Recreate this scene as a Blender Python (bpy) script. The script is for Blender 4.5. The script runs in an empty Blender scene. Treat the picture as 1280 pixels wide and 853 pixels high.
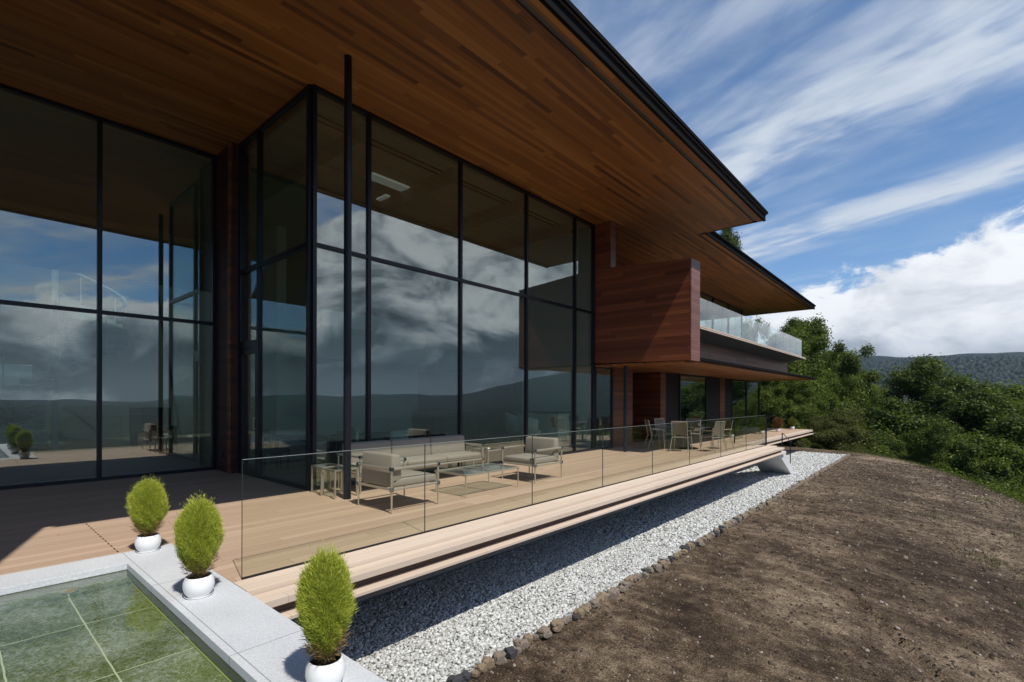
import bpy, bmesh, math, random
import numpy as np
from mathutils import Vector, Matrix, noise as mnoise
R = math.radians
sc = bpy.context.scene
COL = sc.collection
random.seed(7)
rng = np.random.default_rng(7)

# ------------------------------------------------------------------ camera
cd = bpy.data.cameras.new('camera'); cam = bpy.data.objects.new('camera', cd); COL.objects.link(cam)
cam.matrix_world = Matrix.Translation((0, 0, 1.65)) @ Matrix.Rotation(R(41.114), 4, 'Z') @ Matrix.Rotation(R(90), 4, 'X') @ Matrix.Rotation(R(0.125), 4, 'Z')
cd.sensor_width = 36; cd.lens = 619.35 / 1280 * 36; cd.shift_y = 72.4 / 1280
cd.clip_start = 0.05; cd.clip_end = 9000
sc.camera = cam
sc.view_settings.view_transform = 'Standard'; sc.view_settings.look = 'None'
sc.view_settings.exposure = -0.1; sc.view_settings.gamma = 1
try:
    sc.cycles.max_bounces = 10; sc.cycles.transparent_max_bounces = 24; sc.cycles.diffuse_bounces = 4
    sc.cycles.glossy_bounces = 5; sc.cycles.use_denoising = True; sc.cycles.sample_clamp_indirect = 6
    sc.cycles.volume_bounces = 0
except Exception: pass

# ------------------------------------------------------------------ node helper
class N:
    def __init__(s, nt): s.nt = nt; s.n = nt.nodes; s.l = nt.links
    def put(s, sock, v):
        if isinstance(v, bpy.types.NodeSocket): s.l.new(v, sock)
        elif v is not None:
            try: sock.default_value = v
            except Exception: sock.default_value = tuple(v) + (1,)
    def new(s, t, **k):
        n = s.n.new(t)
        for a, b in k.items(): setattr(n, a, b)
        return n
    def m(s, op, a, b=None, c=None):
        n = s.new('ShaderNodeMath', operation=op)
        s.put(n.inputs[0], a)
        if b is not None: s.put(n.inputs[1], b)
        if c is not None: s.put(n.inputs[2], c)
        return n.outputs[0]
    def v(s, op, a, b=None):
        n = s.new('ShaderNodeVectorMath', operation=op); s.put(n.inputs[0], a)
        if b is not None:
            if op == 'SCALE': s.put(n.inputs['Scale'], b)
            else: s.put(n.inputs[1], b)
        return n.outputs['Value'] if op in ('DOT_PRODUCT', 'LENGTH') else n.outputs[0]
    def comb(s, x, y, z):
        n = s.new('ShaderNodeCombineXYZ'); s.put(n.inputs[0], x); s.put(n.inputs[1], y); s.put(n.inputs[2], z); return n.outputs[0]
    def sep(s, v):
        n = s.new('ShaderNodeSeparateXYZ'); s.put(n.inputs[0], v); return n.outputs
    def noise(s, vec, scale=1., detail=3., rough=.5, col=False, dist=0.):
        n = s.new('ShaderNodeTexNoise'); s.put(n.inputs['Vector'], vec); n.inputs['Scale'].default_value = scale
        n.inputs['Detail'].default_value = detail; n.inputs['Roughness'].default_value = rough; n.inputs['Distortion'].default_value = dist
        return n.outputs['Color' if col else 'Fac']
    def white(s, vec):
        n = s.new('ShaderNodeTexWhiteNoise', noise_dimensions='3D'); s.put(n.inputs['Vector'], vec); return n.outputs['Value']
    def ramp(s, f, stops, interp='LINEAR'):
        n = s.new('ShaderNodeValToRGB'); cr = n.color_ramp; cr.interpolation = interp
        while len(cr.elements) > 1: cr.elements.remove(cr.elements[-1])
        for i, (p, c) in enumerate(stops):
            e = cr.elements[0] if i == 0 else cr.elements.new(p)
            e.position = p; e.color = (c, c, c, 1) if isinstance(c, (int, float)) else tuple(c) + (1,)
        s.put(n.inputs[0], f); return n.outputs[0]
    def mix(s, f, a, b, blend='MIX'):
        n = s.new('ShaderNodeMix', data_type='RGBA', blend_type=blend); s.put(n.inputs['Factor'], f)
        s.put(n.inputs['A'], a if isinstance(a, bpy.types.NodeSocket) else tuple(a) + (1,))
        s.put(n.inputs['B'], b if isinstance(b, bpy.types.NodeSocket) else tuple(b) + (1,))
        return n.outputs['Result']
    def step(s, x, a, b):
        n = s.new('ShaderNodeMapRange', interpolation_type='SMOOTHSTEP'); s.put(n.inputs[0], x); s.put(n.inputs[1], a); s.put(n.inputs[2], b); return n.outputs[0]
    def bump(s, h, strength=.3, dist=.01):
        n = s.new('ShaderNodeBump'); s.put(n.inputs['Height'], h); n.inputs['Strength'].default_value = strength; n.inputs['Distance'].default_value = dist
        return n.outputs[0]

# ------------------------------------------------------------------ world: Nishita sky with clouds
w = bpy.data.worlds.new('World'); sc.world = w; w.use_nodes = True
g = N(w.node_tree); w.node_tree.nodes.clear()
sky = g.new('ShaderNodeTexSky', sky_type='NISHITA'); sky.sun_disc = False
sky.sun_elevation = R(59); sky.sun_rotation = R(103.3); sky.altitude = 1000; sky.air_density = 1.0; sky.dust_density = 0.5; sky.ozone_density = 2.0
d = g.new('ShaderNodeTexCoord').outputs['Generated']
dx, dy, dz = g.sep(d)
zc = g.m('MAXIMUM', dz, 0.03)
px_ = g.m('DIVIDE', dx, zc); py_ = g.m('DIVIDE', dy, zc)
along = g.m('ADD', g.m('MULTIPLY', px_, .93), g.m('MULTIPLY', py_, -.37))
across = g.m('ADD', g.m('MULTIPLY', px_, .37), g.m('MULTIPLY', py_, .93))
cv = g.comb(g.m('MULTIPLY', along, .32), across, 0)
wob = g.noise(cv, 1.1, 2)
acr2 = g.m('ADD', across, g.m('MULTIPLY', g.m('SUBTRACT', wob, .5), .75))
# cirrus bands on the high cloud plane
def band(c, wd, a): return g.m('MULTIPLY', g.m('POWER', 2.718, g.m('MULTIPLY', g.m('POWER', g.m('DIVIDE', g.m('SUBTRACT', acr2, c), wd), 2.), -1.)), a)
strk = g.noise(g.comb(g.m('MULTIPLY', along, .75), g.m('MULTIPLY', across, 2.3), 0), 1.5, 6, .52, dist=.35)
mott = g.noise(g.comb(g.m('MULTIPLY', along, 1.4), g.m('MULTIPLY', across, 1.8), 2.), 3.0, 5, .55, dist=.5)
streaks = g.step(g.m('ADD', g.m('MULTIPLY', strk, .72), g.m('MULTIPLY', mott, .28)), .34, .66)
bands = g.m('ADD', g.m('ADD', band(1.80, .34, .85), band(2.88, .26, .95)), g.m('ADD', band(1.05, .42, .40), band(4.3, .5, .30)))
cir = g.m('MULTIPLY', bands, g.m('ADD', .30, g.m('MULTIPLY', streaks, .85)))
cir = g.m('ADD', cir, g.m('MULTIPLY', streaks, .20))
cir = g.m('MULTIPLY', g.step(cir, 0., 1.15), g.m('MULTIPLY', g.step(dz, .03, .16), .92))
# cumulus bank, its top line varies with azimuth
azn = g.m('ARCTAN2', dx, dy)
hl = g.m('SQRT', g.m('ADD', g.m('MULTIPLY', dx, dx), g.m('MULTIPLY', dy, dy)))
el = g.m('ARCTAN2', dz, hl)
cs = g.v('MULTIPLY', d, (1, 1, 1.7))
puff = g.noise(cs, 9., 9, .62, dist=.3)
big = g.noise(cs, 2.6, 3, .5)
side = g.m('MULTIPLY', g.step(azn, .25, .55), g.m('SUBTRACT', 1., g.step(azn, .95, 1.4)))
top = g.m('ADD', g.m('SUBTRACT', .15, g.m('MULTIPLY', g.step(azn, 1.1, 1.4), .02)), g.m('MULTIPLY', side, .15))
top = g.m('ADD', top, g.m('MULTIPLY', g.m('MULTIPLY', g.step(azn, -.30, .0), g.m('SUBTRACT', 1., g.step(azn, .95, 1.35))), .10))
top = g.m('ADD', top, g.m('MULTIPLY', g.m('SUBTRACT', big, .5), .16))
top = g.m('ADD', top, g.m('MULTIPLY', g.m('SUBTRACT', puff, .5), .17))
cum = g.step(g.m('SUBTRACT', top, el), -.004, .016)
body = g.step(g.noise(cs, 5.2, 8, .6, dist=.5), .30, .70)
valley = g.step(azn, .3, .55)
fine = g.noise(cs, 14., 6, .6)
lo = g.step(el, .03, g.m('ADD', .15, g.m('MULTIPLY', side, .14)))
amp = g.m('ADD', .50, g.m('MULTIPLY', valley, .95))
shade = g.m('ADD', g.m('MULTIPLY', lo, .60), g.m('MULTIPLY', g.m('SUBTRACT', body, .5), amp))
shade = g.m('ADD', g.m('ADD', shade, g.m('MULTIPLY', g.m('SUBTRACT', fine, .5), .35)), g.m('SUBTRACT', .34, g.m('MULTIPLY', valley, .22)))
ccol = g.ramp(shade, [(0, (.8, 1.0, 1.25)), (.32, (2.9, 3.4, 4.0)), (.7, (7.4, 7.9, 8.6)), (1, (11., 11.3, 11.7))])
hz = g.m('MULTIPLY', g.m('SUBTRACT', 1., g.step(el, .015, .075)), valley)
ccol = g.mix(g.m('MULTIPLY', hz, .35), ccol, (4.6, 5.3, 6.0))
dk_ = g.m('MULTIPLY', g.step(g.noise(cs, 4.2, 8, .62, dist=.4), .54, .68), valley)
skyc = g.v('MULTIPLY', sky.outputs[0], (1.06, 1.36, 1.56))
skyc = g.mix(g.m('MULTIPLY', valley, .85), skyc, g.v('MULTIPLY', skyc, (.50, .66, .80)))
c1 = g.mix(cir, skyc, (7.4, 8.1, 9.0))
c2 = g.mix(g.m('MULTIPLY', dk_, .6), c1, (6.2, 6.9, 7.8))
c3 = g.mix(cum, c2, ccol)
bg = g.new('ShaderNodeBackground'); g.put(bg.inputs[0], c3); bg.inputs[1].default_value = .10
g.l.new(bg.outputs[0], g.new('ShaderNodeOutputWorld').inputs[0])

# ------------------------------------------------------------------ sun
sl = bpy.data.lights.new('sun', 'SUN'); sl.energy = 4.6; sl.angle = R(.5); sl.color = (1, .95, .87)
so = bpy.data.objects.new('sun', sl); COL.objects.link(so)
so.rotation_euler = Vector((-.593, .14, -1)).to_track_quat('-Z', 'Y').to_euler(); so.location = (0, 0, 40)

# ------------------------------------------------------------------ materials
MATS = {}
def mat(name, col=(.5, .5, .5), rough=.6, metal=0., build=None, spec=None, **kw):
    m = bpy.data.materials.new(name); m.use_nodes = True; nt = m.node_tree; b = nt.nodes['Principled BSDF']
    b.inputs['Base Color'].default_value = tuple(col) + (1,); b.inputs['Roughness'].default_value = rough; b.inputs['Metallic'].default_value = metal
    if spec is not None: b.inputs['Specular IOR Level'].default_value = spec
    if build: build(N(nt), b)
    MATS[name] = m; return m
def objc(g): return g.new('ShaderNodeTexCoord').outputs['Object']

def planks(across, along, wd, L, stops, gap=.012, grain=.35, bumpd=.003, gapcol=(.01, .006, .004), wear=0.):
    def f(g, b):
        p = g.sep(objc(g)); ax = {'x': p[0], 'y': p[1], 'z': p[2], 'xy': g.m('ADD', p[0], p[1])}
        a = g.m('DIVIDE', ax[across], wd); i = g.m('FLOOR', a); fr = g.m('SUBTRACT', a, i)
        off = g.white(g.comb(i, 3.1, 0)); t = g.m('ADD', g.m('DIVIDE', ax[along], L), g.m('MULTIPLY', off, 7.))
        j = g.m('FLOOR', t); ft = g.m('SUBTRACT', t, j)
        r = g.white(g.comb(i, j, 1.7))
        gv = g.comb(g.m('MULTIPLY', ax[across], 26.), g.m('MULTIPLY', ax[along], 1.2), g.m('MULTIPLY', r, 40.))
        gn = g.noise(gv, 1.5, 5, .6, dist=.4)
        f = g.m('ADD', r, g.m('MULTIPLY', g.m('SUBTRACT', gn, .5), grain))
        c = g.ramp(f, stops)
        if wear:
            wn = g.noise(objc(g), .8, 5, .6); c = g.mix(g.m('MULTIPLY', g.step(wn, .42, .75), wear), c, (.45, .40, .34))
        e = g.m('MINIMUM', fr, g.m('SUBTRACT', 1., fr)); e2 = g.m('MULTIPLY', g.m('MINIMUM', ft, g.m('SUBTRACT', 1., ft)), L / wd)
        ed = g.m('MINIMUM', e, e2); k = g.step(ed, gap * .4, gap * 2.2)
        g.put(b.inputs['Base Color'], g.mix(k, gapcol, c))
        h = g.m('ADD', k, g.m('MULTIPLY', gn, .12))
        g.put(b.inputs['Normal'], g.bump(h, .5, bumpd))
        g.put(b.inputs['Roughness'], g.m('ADD', b.inputs['Roughness'].default_value - .08, g.m('MULTIPLY', gn, .2)))
    return f
CED = [(0, (.10, .033, .007)), (.08, (.19, .068, .011)), (.3, (.245, .092, .015)), (.75, (.30, .116, .020)), (1, (.38, .158, .032))]
mat('soffit_cedar', rough=.5, build=planks('x', 'y', .105, 2.4, CED, gap=.012, grain=.45))
RED = [(0, (.10, .025, .008)), (.3, (.14, .037, .012)), (.65, (.18, .050, .016)), (1, (.24, .073, .024))]
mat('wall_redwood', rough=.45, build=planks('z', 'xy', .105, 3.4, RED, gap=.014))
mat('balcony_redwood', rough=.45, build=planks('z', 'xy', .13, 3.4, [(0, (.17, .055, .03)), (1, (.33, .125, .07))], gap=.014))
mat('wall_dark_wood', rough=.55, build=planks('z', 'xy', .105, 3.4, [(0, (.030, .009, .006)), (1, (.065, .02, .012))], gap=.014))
mat('wall_redwood_end', rough=.5, build=planks('z', 'xy', .085, 2.2, [(0, (.16, .060, .045)), (1, (.26, .115, .09))], gap=.03))
DK = [(0, (.44, .31, .215)), (.5, (.49, .35, .245)), (1, (.54, .39, .28))]
mat('deck_boards', rough=.65, build=planks('x', 'y', .145, 3.6, DK, gap=.012, grain=.5, gapcol=(.24, .16, .11), bumpd=.0015, wear=.12))
mat('deck_trim', rough=.6, build=planks('x', 'y', .29, 2.4, [(0, (.62, .50, .39)), (1, (.68, .56, .45))], gap=.004, grain=.3, gapcol=(.35, .26, .19), bumpd=.002))
mat('dark_wood', (.06, .035, .025), .6)
mat('black_metal', (.012, .014, .02), .38, .3)
mat('fascia_metal', (.008, .0085, .009), .9, 0., spec=.1)
mat('roof_metal', (.09, .09, .095), .45, .6)
def conc(base, sp=.06):
    def f(g, b):
        o = objc(g); a = g.noise(o, 1.3, 6, .6); s2 = g.noise(o, 60, 3, .6)
        v = g.m('ADD', g.m('MULTIPLY', g.m('SUBTRACT', a, .5), 1.2), g.m('MULTIPLY', g.m('SUBTRACT', s2, .5), 1.5))
        g.put(b.inputs['Base Color'], g.mix(g.m('ADD', .5, v), tuple(max(0, x - sp) for x in base), tuple(x + sp for x in base)))
        g.put(b.inputs['Normal'], g.bump(s2, .15, .002))
    return f
mat('concrete', rough=.8, build=conc((.42, .43, .44)))
mat('pale_concrete', rough=.8, build=conc((.66, .66, .66)))
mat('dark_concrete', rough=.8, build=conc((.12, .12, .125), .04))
def granite(g, b):
    o = objc(g); s1 = g.noise(o, 190, 2, .7); s2 = g.noise(o, 75, 3, .6); a = g.noise(o, 1.6, 5, .55)
    v = g.m('ADD', g.m('MULTIPLY', g.m('SUBTRACT', s1, .5), 2.2), g.m('MULTIPLY', g.m('SUBTRACT', s2, .5), 1.4))
    v = g.m('ADD', v, g.m('MULTIPLY', g.m('SUBTRACT', a, .5), .9))
    c = g.mix(g.m('ADD', .5, v), (.46, .48, .505), (.70, .72, .735))
    p = g.sep(o)
    j = g.m('ABSOLUTE', g.m('SUBTRACT', g.m('FRACT', g.m('DIVIDE', g.m('ADD', p[0], 6.14), 1.8)), .5))
    jj = g.m('ABSOLUTE', g.m('SUBTRACT', g.m('FRACT', g.m('DIVIDE', g.m('ADD', p[1], .55), 1.2)), .5))
    k = g.m('MULTIPLY', g.step(j, .001, .003), g.step(jj, .001, .004))
    g.put(b.inputs['Base Color'], g.mix(k, (.24, .25, .26), c)); g.put(b.inputs['Normal'], g.bump(s1, .08, .001))
mat('granite', rough=.7, build=granite)
def tiles(g, b):
    o = objc(g); p = g.sep(o)
    ax = g.m('DIVIDE', g.m('ADD', p[0], 6.22), 1.07); ay = g.m('DIVIDE', g.m('SUBTRACT', p[1], .26), .48)
    wv = g.m('MULTIPLY', g.m('SUBTRACT', g.noise(o, 9, 3), .5), .02)
    ex = g.m('ABSOLUTE', g.m('SUBTRACT', g.m('FRACT', g.m('ADD', g.m('ADD', ax, .5), wv)), .5)); ey = g.m('ABSOLUTE', g.m('SUBTRACT', g.m('FRACT', g.m('ADD', g.m('ADD', ay, .5), wv)), .5))
    k = g.m('MINIMUM', g.step(ex, .003, .006), g.step(ey, .007, .014))
    a = g.noise(o, 2.2, 6, .65); s = g.noise(o, 30, 5, .7, dist=1.5)
    sh = g.m('ADD', g.m('ADD', .5, g.m('MULTIPLY', g.m('SUBTRACT', a, .5), 1.6)), g.m('MULTIPLY', g.m('SUBTRACT', s, .5), 2.7))
    al = g.ramp(sh, [(0, (.045, .058, .012)), (.35, (.115, .14, .045)), (.6, (.19, .21, .13)), (1, (.36, .38, .33))])
    g.put(b.inputs['Base Color'], g.mix(k, (.50, .53, .36), al))
mat('pool_tile', rough=.7, build=tiles)
mat('pool_wall', rough=.5, build=conc((.08, .095, .06), .04))
mat('grout_algae', (.24, .28, .11), .7)
def glassy(name, tint, f0, rough=0., bumpy=None):
    m = bpy.data.materials.new(name); m.use_nodes = True; nt = m.node_tree; nt.nodes.clear(); g = N(nt)
    ge = g.new('ShaderNodeNewGeometry'); gl = g.new('ShaderNodeBsdfGlossy'); gl.inputs['Roughness'].default_value = rough; gl.inputs[0].default_value = (1, 1, 1, 1)
    nrm = ge.outputs['Normal']
    if bumpy: nrm = bumpy(g); g.put(gl.inputs['Normal'], nrm)
    c = g.m('ABSOLUTE', g.v('DOT_PRODUCT', ge.outputs['Incoming'], nrm))
    F = g.m('ADD', f0, g.m('MULTIPLY', 1 - f0, g.m('POWER', g.m('SUBTRACT', 1., c), 5.)))
    tr = g.new('ShaderNodeBsdfTransparent'); tr.inputs[0].default_value = tuple(tint) + (1,)
    mx = g.new('ShaderNodeMixShader'); g.put(mx.inputs[0], F); g.l.new(tr.outputs[0], mx.inputs[1]); g.l.new(gl.outputs[0], mx.inputs[2])
    g.l.new(mx.outputs[0], g.new('ShaderNodeOutputMaterial').inputs[0]); MATS[name] = m; return m
glassy('window_glass', (.74, .85, .81), .20)
glassy('clear_glass', (.972, .988, .955), .03)
glassy('balcony_glass', (.90, .96, .945), .055)
glassy('table_glass', (.84, .89, .87), .09)
glassy('added_skylight_glass', (.52, .56, .56), .1)
mat('pale_edge', (.34, .38, .36), .3)
mat('glass_edge', (.05, .065, .06), .7, spec=.15)
glassy('water', (.965, .99, .965), .008, bumpy=lambda g: g.bump(g.noise(objc(g), 9, 3, .5), .35, .012))
mat('ceramic_white', (.84, .84, .83), .35)
mat('potting_soil', (.02, .013, .009), .95)
mat('steel_bright', (.54, .49, .40), .28, .6)
mat('steel_joint', (.35, .38, .45), .15, 1.)
def fabric(c):
    def f(g, b):
        o = objc(g); wv = g.noise(o, 260, 2, .7); a = g.noise(o, 3, 3)
        g.put(b.inputs['Base Color'], g.mix(g.m('ADD', g.m('MULTIPLY', wv, .6), g.m('MULTIPLY', a, .4)), tuple(x * .82 for x in c), tuple(x * 1.15 for x in c)))
        g.put(b.inputs['Normal'], g.bump(wv, .15, .001))
        b.inputs['Sheen Weight'].default_value = .15
    return f
mat('cushion_fabric', rough=.8, build=fabric((.28, .245, .195)))
mat('sling_fabric', rough=.75, build=fabric((.21, .17, .125)))
mat('wicker_dark', (.16, .12, .09), .7)
mat('interior_floor', rough=.4, build=planks('x', 'y', .15, 1.8, [(0, (.30, .22, .15)), (1, (.42, .33, .24))]))
mat('plaster', (.80, .81, .78), .8)
mat('vent_glow', (.7, .7, .66), .7); MATS['vent_glow'].node_tree.nodes['Principled BSDF'].inputs['Emission Color'].default_value = (1, .97, .88, 1); MATS['vent_glow'].node_tree.nodes['Principled BSDF'].inputs['Emission Strength'].default_value = .22  # air vent surface with an added glow to brighten it
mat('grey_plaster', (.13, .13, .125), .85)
mat('ceiling_board', (.42, .38, .30), .8)
mat('interior_dark', (.012, .012, .014), .6, spec=.2)
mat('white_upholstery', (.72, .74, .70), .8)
mat('teal_upholstery', (.03, .07, .07), .8)
mat('brown_wood', (.11, .06, .035), .45)
mat('brass_light', (.9, .65, .2), .3, .8)
def rpi(g): return g.new('ShaderNodeNewGeometry').outputs['Random Per Island']
def leafm(name, stops, trans=.35, rough=.55):
    def f(g, b):
        c = g.ramp(rpi(g), stops); g.put(b.inputs['Base Color'], c)
        tl = g.new('ShaderNodeBsdfTranslucent'); g.put(tl.inputs[0], g.mix(.5, c, (.18, .25, .02)))
        mx = g.new('ShaderNodeMixShader'); mx.inputs[0].default_value = trans
        g.l.new(b.outputs[0], mx.inputs[1]); g.l.new(tl.outputs[0], mx.inputs[2])
        out = [n for n in g.n if n.type == 'OUTPUT_MATERIAL'][0]; g.l.new(mx.outputs[0], out.inputs[0])
        b.inputs['Specular IOR Level'].default_value = .25
    return mat(name, rough=rough, build=f)
leafm('leaf_dark', [(0, (.024, .044, .007)), (.5, (.056, .092, .014)), (1, (.135, .175, .028))])
leafm('leaf_mid', [(0, (.042, .068, .009)), (.5, (.095, .138, .018)), (1, (.20, .245, .038))])
leafm('leaf_olive', [(0, (.05, .058, .014)), (.5, (.085, .095, .022)), (1, (.14, .135, .035))])
leafm('leaf_far_shaded', [(0, (.006, .015, .008)), (.5, (.011, .022, .011)), (1, (.018, .031, .013))], trans=.1)  # cloud shade over the hills is put into these darkened leaf tones
leafm('kochia_leaf', [(0, (.34, .40, .035)), (.5, (.58, .64, .08)), (1, (.82, .83, .19))], trans=.35)
leafm('kochia_red', [(0, (.15, .05, .025)), (1, (.28, .11, .05))])
leafm('kochia_dull', [(0, (.11, .14, .02)), (1, (.26, .28, .06))])
leafm('kochia_stem', [(0, (.22, .12, .06)), (1, (.36, .26, .10))], trans=.1)
leafm('grass_blade', [(0, (.06, .078, .018)), (1, (.14, .15, .045))])
mat('bark', (.07, .055, .042), .9)
def stonecol(stops):
    def f(g, b):
        r = rpi(g); n2 = g.noise(objc(g), 55, 3, .6)
        c = g.ramp(g.m('ADD', r, g.m('MULTIPLY', g.m('SUBTRACT', n2, .5), .35)), stops); g.put(b.inputs['Base Color'], c)
    return f
mat('gravel', rough=.85, build=stonecol([(0, (.20, .19, .16)), (.12, (.40, .40, .37)), (.6, (.55, .56, .54)), (1, (.74, .75, .73))]))
mat('gravel_base', rough=.9, build=conc((.30, .30, .29), .12))
mat('clods', rough=.95, build=stonecol([(0, (.030, .019, .012)), (.6, (.09, .062, .042)), (.92, (.20, .15, .105)), (.99, (.30, .26, .21)), (1, (.42, .39, .35))]))
def rock(c0, c1):
    def f(g, b):
        o = objc(g); a = g.noise(o, 14, 6, .65); g.put(b.inputs['Base Color'], g.mix(g.step(a, .3, .7), c0, c1)); g.put(b.inputs['Normal'], g.bump(a, .6, .02))
    return f
mat('rock_charcoal', rough=.9, build=rock((.02, .02, .022), (.09, .09, .095)))
mat('rock_tan', rough=.9, build=rock((.17, .125, .08), (.34, .265, .17)))
mat('rock_grey', rough=.9, build=rock((.14, .11, .085), (.34, .28, .22)))
def dirt(g, b):
    o = objc(g); p = g.sep(o)
    a = g.noise(o, .45, 6, .62); s = g.noise(o, 5, 7, .7); t = g.noise(o, 52, 6, .78); st = g.noise(g.comb(g.m('MULTIPLY', p[0], .35), g.m('MULTIPLY', p[1], 1.5), 0), 1.8, 6, .65)
    f = g.m('ADD', g.m('ADD', g.m('MULTIPLY', a, .8), g.m('MULTIPLY', s, .7)), g.m('ADD', g.m('MULTIPLY', t, 1.3), g.m('MULTIPLY', st, .45)))
    f = g.m('ADD', g.m('MULTIPLY', g.m('SUBTRACT', f, 1.625), 1.7), .45)
    c = g.ramp(f, [(.08, (.026, .016, .010)), (.35, (.068, .046, .029)), (.49, (.122, .087, .056)), (.68, (.22, .165, .108)), (.92, (.39, .305, .21))])
    gr = g.step(g.noise(o, .6, 5, .6), .58, .70)
    # grass cover begins past the brow of the mound
    q = g.m('SQRT', g.m('ADD', g.m('MULTIPLY', g.m('POWER', g.m('ADD', p[0], 6.), 2.), .00849), g.m('MULTIPLY', g.m('POWER', g.m('SUBTRACT', p[1], 2.), 2.), .001026)))
    cover = g.step(g.m('ADD', q, g.m('MULTIPLY', g.m('SUBTRACT', s, .5), .14)), 1.0, 1.09)
    gc = g.mix(g.noise(o, 1.5, 5, .7), (.018, .022, .010), (.045, .048, .020))
    far = g.mix(g.noise(o, .02, 8, .75), (.006, .012, .008), (.017, .027, .016))
    gc = g.mix(g.step(q, 2.2, 4.), gc, far)
    g.put(b.inputs['Base Color'], g.mix(cover, c, gc))
    h = g.m('ADD', g.m('MULTIPLY', s, 1.), g.m('MULTIPLY', t, .5)); g.put(b.inputs['Normal'], g.bump(h, .9, .05))
mat('earth', rough=.95, build=dirt, spec=.2)
M = MATS

# ------------------------------------------------------------------ mesh helpers
class MB:
    def __init__(s): s.v = []; s.f = []
    def box(s, x0, x1, y0, y1, z0, z1):
        n = len(s.v); s.v += [(x0, y0, z0), (x1, y0, z0), (x1, y1, z0), (x0, y1, z0), (x0, y0, z1), (x1, y0, z1), (x1, y1, z1), (x0, y1, z1)]
        s.f += [tuple(n + i for i in q) for q in ((3, 2, 1, 0), (4, 5, 6, 7), (0, 1, 5, 4), (1, 2, 6, 5), (2, 3, 7, 6), (3, 0, 4, 7))]; return s
    def prism(s, pts, h0, h1, axis='z'):
        n = len(s.v); k = len(pts)
        def P(a, b, h): return (a, b, h) if axis == 'z' else ((a, h, b) if axis == 'y' else (h, a, b))
        s.v += [P(a, b, h0) for a, b in pts] + [P(a, b, h1) for a, b in pts]
        s.f.append(tuple(n + i for i in range(k))[::-1]); s.f.append(tuple(n + k + i for i in range(k)))
        s.f += [(n + i, n + (i + 1) % k, n + k + (i + 1) % k, n + k + i) for i in range(k)]; return s
    def tube(s, a, b, r0, r1=None, k=10):
        r1 = r0 if r1 is None else r1; a = Vector(a); b = Vector(b); t = (b - a).normalized()
        u = t.orthogonal().normalized(); v = t.cross(u); n = len(s.v)
        for c, r in ((a, r0), (b, r1)):
            for i in range(k):
                th = 2 * math.pi * i / k; s.v.append(tuple(c + (u * math.cos(th) + v * math.sin(th)) * r))
        s.f += [(n + i, n + (i + 1) % k, n + k + (i + 1) % k, n + k + i) for i in range(k)]
        s.f.append(tuple(n + i for i in range(k))[::-1]); s.f.append(tuple(n + k + i for i in range(k))); return s
    def path(s, pts, r, k=8):
        for i in range(len(pts) - 1): s.tube(pts[i], pts[i + 1], r if not callable(r) else r(i), r if not callable(r) else r(i + 1), k)
        return s
    def lathe(s, prof, c=(0, 0, 0), k=40):
        n = len(s.v)
        for r, z in prof:
            for i in range(k):
                th = 2 * math.pi * i / k; s.v.append((c[0] + r * math.cos(th), c[1] + r * math.sin(th), c[2] + z))
        for j in range(len(prof) - 1):
            for i in range(k):
                a = n + j * k + i; b2 = n + j * k + (i + 1) % k; s.f.append((a, b2, b2 + k, a + k))
        return s
    def obj(s, name, m, parent=None, smooth=False, bevel=0, subd=0, loc=None):
        me = bpy.data.meshes.new(name); me.from_pydata(s.v, [], s.f); me.update()
        bm = bmesh.new(); bm.from_mesh(me); bmesh.ops.recalc_face_normals(bm, faces=bm.faces); bm.to_mesh(me); bm.free()
        o = bpy.data.objects.new(name, me); COL.objects.link(o); me.materials.append(M[m] if isinstance(m, str) else m)
        if smooth:
            for p in me.polygons: p.use_smooth = True
        if bevel:
            b = o.modifiers.new('bevel', 'BEVEL'); b.width = bevel; b.segments = 3 if subd else 2; b.limit_method = 'ANGLE'; b.angle_limit = R(40)
            for p in me.polygons: p.use_smooth = bool(subd) or smooth
        if subd:
            b = o.modifiers.new('sub', 'SUBSURF'); b.levels = subd; b.render_levels = subd
        if parent: o.parent = parent
        if loc: o.location = loc
        return o
def B(*a): return MB().box(*a)
def tag(o, label=None, cat=None, group=None, kind=None):
    if label: o['label'] = label
    if cat: o['category'] = cat
    if group: o['group'] = group
    if kind: o['kind'] = kind
    return o
def thing(name, label, cat, loc=(0, 0, 0), rz=0, group=None):
    o = bpy.data.objects.new(name, None); COL.objects.link(o); o.location = loc; o.rotation_euler = (0, 0, rz); o.empty_display_size = .2
    return tag(o, label, cat, group)
def struct(o): o['kind'] = 'structure'; return o
KIDS = {}
def dup(root, loc, rz=0, sc_=None, label=None):
    r = root.copy(); COL.objects.link(r); r.location = loc; r.rotation_euler = (0, 0, rz)
    if sc_: r.scale = sc_
    if label: r['label'] = label
    allo = list(bpy.data.objects)
    if root.name not in KIDS: KIDS[root.name] = [(c, [g2 for g2 in allo if g2.parent is c]) for c in allo if c.parent is root]
    for c, gs in KIDS[root.name]:
        cc = c.copy(); COL.objects.link(cc); cc.parent = r
        for g2 in gs:
            gg = g2.copy(); COL.objects.link(gg); gg.parent = cc
    return r
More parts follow.
